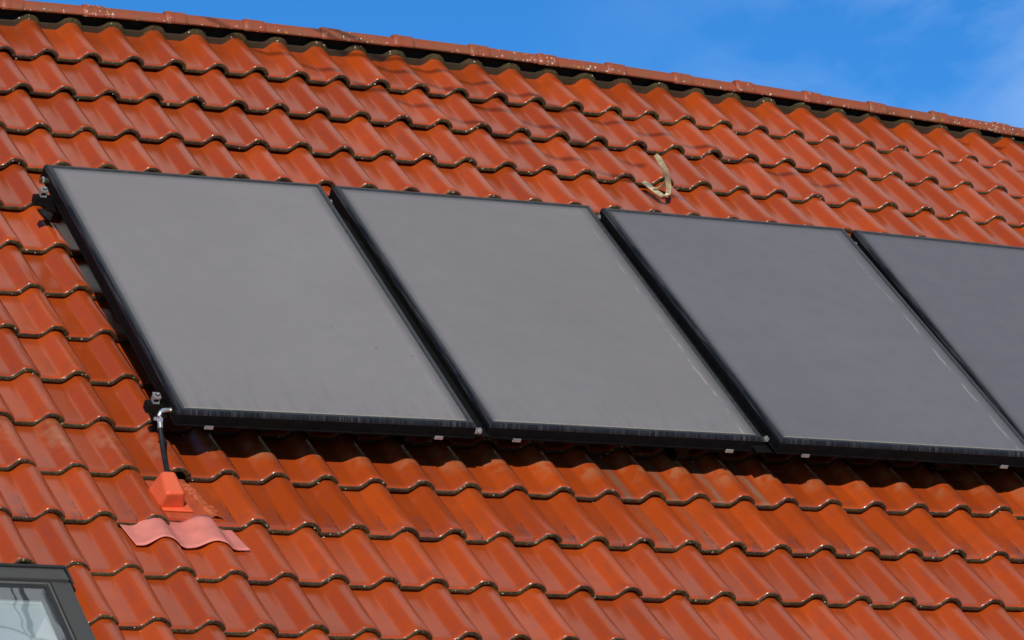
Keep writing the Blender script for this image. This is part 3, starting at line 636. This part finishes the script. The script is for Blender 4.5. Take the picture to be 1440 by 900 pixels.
# duct with its orange hood, base and pink apron
c = (-.29, 4.0, -.03); t = thing('pipe_duct', c, 'orange plastic pipe duct with pink flashing at the lower end of the hose', 'roof duct')
N = lambda v: float(bow(-.29, 4.15)) - .036 - .106 * (4.15 - v)
mb = MB(); lo = [(-.372, 3.925, N(3.9)), (-.250, 3.935, N(3.9)), (-.243, 4.052, N(4.06)), (-.353, 4.060, N(4.06))]; hi = [(-.331, 3.942, .058), (-.276, 3.942, .058), (-.272, 4.080, .048), (-.352, 4.088, .048)]
mb.hexa(lo, hi); o = mb.obj('hood', 'hood', t, c, bevel=.015); o.modifiers['bevel'].segments = 4; o.modifiers.new('weighted', 'WEIGHTED_NORMAL'); o.data.polygons.foreach_set('use_smooth', [True] * len(o.data.polygons))
mb = MB(); q_ = [(-.372, 3.90), (-.236, 3.90), (-.220, 4.078), (-.366, 4.078)]; mb.hexa([(a, b, N(b) - .003) for a, b in q_], [(a, b, N(b) + .007) for a, b in q_]); mb.obj('flange', 'hood', t, c, bevel=.004)
mb = MB(); q_ = [(-.385, 3.79), (-.165, 3.79), (-.140, 4.116), (-.385, 4.116)]; mb.hexa([(a, b, N(b) - .024) for a, b in q_], [(a, b, N(b) - .004) for a, b in q_]); mb.obj('base_plate', 'base', t, c, bevel=.004)
def smooth_tiles(u, v):
    w_ = [(q - 7) / 7 * .030 for q in range(15)]
    return max(tile_surface(u, v, 13), sum(tile_surface(u + a_ + .006, v, 13) for a_ in w_) / 15 + .004)
mb = MB(); gr = []; us = np.linspace(-.540, -.088, 72)
for kx in range(10):
    f = kx / 9; rw = []
    for j, u in enumerate(us):
        q = j / 71
        vt = 4.112 + .006 * math.sin(q * 9) ; vb = 4.318 + .006 * math.sin(q * 17 + 1) + .010 * q
        uu = u + .022 * f
        v = vt + (vb - vt) * f; rw.append((uu, v, smooth_tiles(uu, v) + .0045 + .0015 * math.sin(q * 40 + f * 3) * (1 - f) + .0025 * f))
    gr.append(rw)
mb.grid(gr); o = mb.obj('apron', 'apron', t, c, smooth=True); o['label'] = 'pink wavy lead apron of the duct'
sm = o.modifiers.new('thick', 'SOLIDIFY'); sm.thickness = .003

# tan roof hook
c = (2.96, 1.20, -.03); t = thing('roof_hook', c, 'bent tan metal hook standing on the tiles above the collectors', 'roof hook')
mb = MB(); mb.ribbon([(2.918, 1.062, -.022), (2.924, 1.085, -.019), (2.940, 1.160, -.016), (2.952, 1.205, -.012)], (1, .1, .3), .026, .006)
mb.obj('strap', 'hook', t, c, bevel=.001)
arm = [(2.952, 1.205, -.012), (2.966, 1.222, -.004), (2.972, 1.222, .012), (2.966, 1.217, .045), (2.950, 1.212, .085), (2.928, 1.208, .120), (2.903, 1.200, .150), (2.884, 1.190, .170), (2.868, 1.180, .183)]
mb = MB(); mb.ribbon(arm, (1, .45, .55), [.024, .024, .024, .025, .026, .027, .027, .026, .018], .008); mb.obj('arm', 'hook', t, c, bevel=.001)
mb = MB(); mb.ribbon([(2.934, 1.150, -.008), (2.946, 1.168, .006), (2.953, 1.186, .032), (2.952, 1.204, .070), (2.948, 1.210, .084)], (1, .3, .3), .017, .005); mb.obj('brace', 'hook', t, c, bevel=.001)

# ------------------------------------------------------------------ roof window, lower left
c = (-.89, 4.60, 0.0); UL, UR, VT, VB = -1.70, -.886, 4.592, 5.80
t = thing('roof_window', c, 'grey framed roof window set in the tiles at the lower left', 'roof window')
mb = MB(); mb.box((UL - .12, 4.42, -.080), (UR + .035, 5.95, -.066)); mb.obj('flashing', 'clad2', t, c)
mb = MB()
mb.hexa([(UL, VT, -.05), (UR, VT, -.05), (UR, VT + .108, -.05), (UL, VT + .108, -.05)], [(UL, VT + .010, .030), (UR - .004, VT + .010, .030), (UR - .010, VT + .100, .046), (UL, VT + .100, .046)])
mb.hexa([(UR - .082, VT + .106, -.05), (UR, VT + .106, -.05), (UR, VB, -.05), (UR - .082, VB, -.05)], [(UR - .080, VT + .106, .039), (UR - .006, VT + .106, .036), (UR - .006, VB, .036), (UR - .080, VB, .039)])
mb.hexa([(UL, VT + .106, -.05), (UL + .082, VT + .106, -.05), (UL + .082, VB, -.05), (UL, VB, -.05)], [(UL + .006, VT + .106, .036), (UL + .080, VT + .106, .039), (UL + .080, VB, .039), (UL + .006, VB, .036)])
mb.box((UL + .083, VB - .09, -.05), (UR - .083, VB, .036))
mb.obj('frame', 'clad', t, c, bevel=.003)
mb = MB(); mb.box((UL - .004, VT - .006, -.045), (UR + .004, VT + .008, .036)); mb.box((UR - .003, VT + .004, -.045), (UR + .006, VT + .112, .040)); mb.obj('cover_trim', 'clad2', t, c, bevel=.002)
GU0, GU1, GV0, GV1 = UL + .108, UR - .104, VT + .130, VB - .10
mb = MB()
for a, b in (((GU1 + .012, VT + .108, -.04), (UR - .083, VB - .091, .035)), ((UL + .083, VT + .108, -.04), (GU0 - .012, VB - .091, .035)), ((GU0 - .0118, VT + .108, -.04), (GU1 + .0118, GV0 - .012, .036))): mb.box(a, b)
sash = mb.obj('sash', 'sash', t, c, bevel=.003)
mb = MB()
for a, b in (((GU1 - .004, GV0 - .004, -.03), (GU1 + .0118, GV1, .032)), ((GU0 - .0118, GV0 - .004, -.03), (GU0 + .004, GV1, .032)), ((GU0 + .0042, GV0 - .0118, -.03), (GU1 - .0042, GV0 + .002, .031))): mb.box(a, b)
mb.obj('seal', 'clad2', sash, c, bevel=.002)
mb = MB(); mb.box((GU0, GV0, .022), (GU1, GV1, .026)); mb.obj('pane', 'wglass', t, c)
mb = MB()
mb.box((GU0 - .03, GV0 - .03, -.062), (GU0 - .004, GV1, .021)); mb.box((GU1 + .004, GV0 - .03, -.062), (GU1 + .03, GV1, .021)); mb.box((GU0 - .004, GV0 - .03, -.062), (GU1 + .004, GV0 - .004, .021)); mb.box((GU0 - .004, GV1, -.062), (GU1 + .004, GV1 + .02, .021))
mb.obj('reveal', 'white', t, c)
mb = MB(); bl = []
for q in range(24):
    f = q / 23; bl.append([(GU0 - .003 + (GU1 - GU0 + .006) * w_, GV0 + f * (GV1 - GV0), -.050 + .003 * math.sin(f * 40) + .002 * math.sin(w_ * 5)) for w_ in np.linspace(0, 1, 8)])
mb.grid(bl); mb.obj('blind', 'blind', t, c, smooth=True)
mb = MB(); ap = (-1.02, 4.86, -.004); L0, R0 = (-1.30, 5.36, -.004), (-.992, 5.36, -.004)
mb.add([ap, L0, R0, (ap[0], ap[1], -.02), (L0[0], L0[1], -.02), (R0[0], R0[1], -.02)], [(0, 1, 2), (5, 4, 3), (0, 3, 4, 1), (1, 4, 5, 2), (2, 5, 3, 0)])
mb.obj('white_triangle', 'white', t, c)  # white triangular panel giving the pale shape seen in the pane

# ------------------------------------------------------------------ overhead cables: three run in front and throw thin shadows on the roof, three pass overhead and show in the window glass
def cable(a, b, ext, r, lab, sag=0.0, endf=1.0):
    a, b = Vector(a), Vector(b); d = (b - a).normalized(); P0, P1 = a - d * ext, b + d * ext * endf
    pth = [P0.lerp(P1, q / 20) + Vector((0, 0, -sag * 4 * (q / 20) * (1 - q / 20))) for q in range(21)]
    m = MB(); o0 = pth[0]; m.tube([p - o0 for p in pth], r, 8)
    o = m.obj('overhead_cable', 'wire', None, conv=False, smooth=True); o.location = o0
    return tag(o, lab, 'cable', 'overhead cables')
for i, (a, b, D) in enumerate((((1.611, -.158), (2.783, .703), 2.6), ((1.319, .017), (2.88, 1.067), 2.7), ((2.327, .128), (3.821, .785), 2.5))):
    A = pt((a[0], a[1], -.02)) + sun_dir * D * 1.3; B = pt((b[0], b[1], -.02)) + sun_dir * D * 1.3
    cable(A, B, 14.0, .0075, ('nearest overhead cable whose shadow crosses the upper tiles', 'middle overhead cable whose shadow crosses the upper tiles', 'farthest overhead cable whose shadow crosses the upper tiles')[i], endf=.02)
camP = pt(CAM_UVN); nrm = axis((0, 0, 1))
def mirror_ray(u, v, D):
    p = pt((u, v, .008)); d = (p - camP).normalized(); rdir = d - 2 * d.dot(nrm) * nrm; return p + rdir * D
for i, (a, b, r) in enumerate((((-1.085, 4.72), (-1.108, 5.03), .013), ((-1.13, 4.80), (-1.135, 5.03), .006), ((-.998, 4.86), (-.998, 5.04), .012))):
    cable(mirror_ray(*a, 9.0), mirror_ray(*b, 9.3), 6.0, r * 1.2, ('thick overhead cable mirrored dark in the roof window', 'thin overhead cable mirrored faintly in the roof window', 'overhead cable mirrored beside the roof window frame')[i], endf=.33)
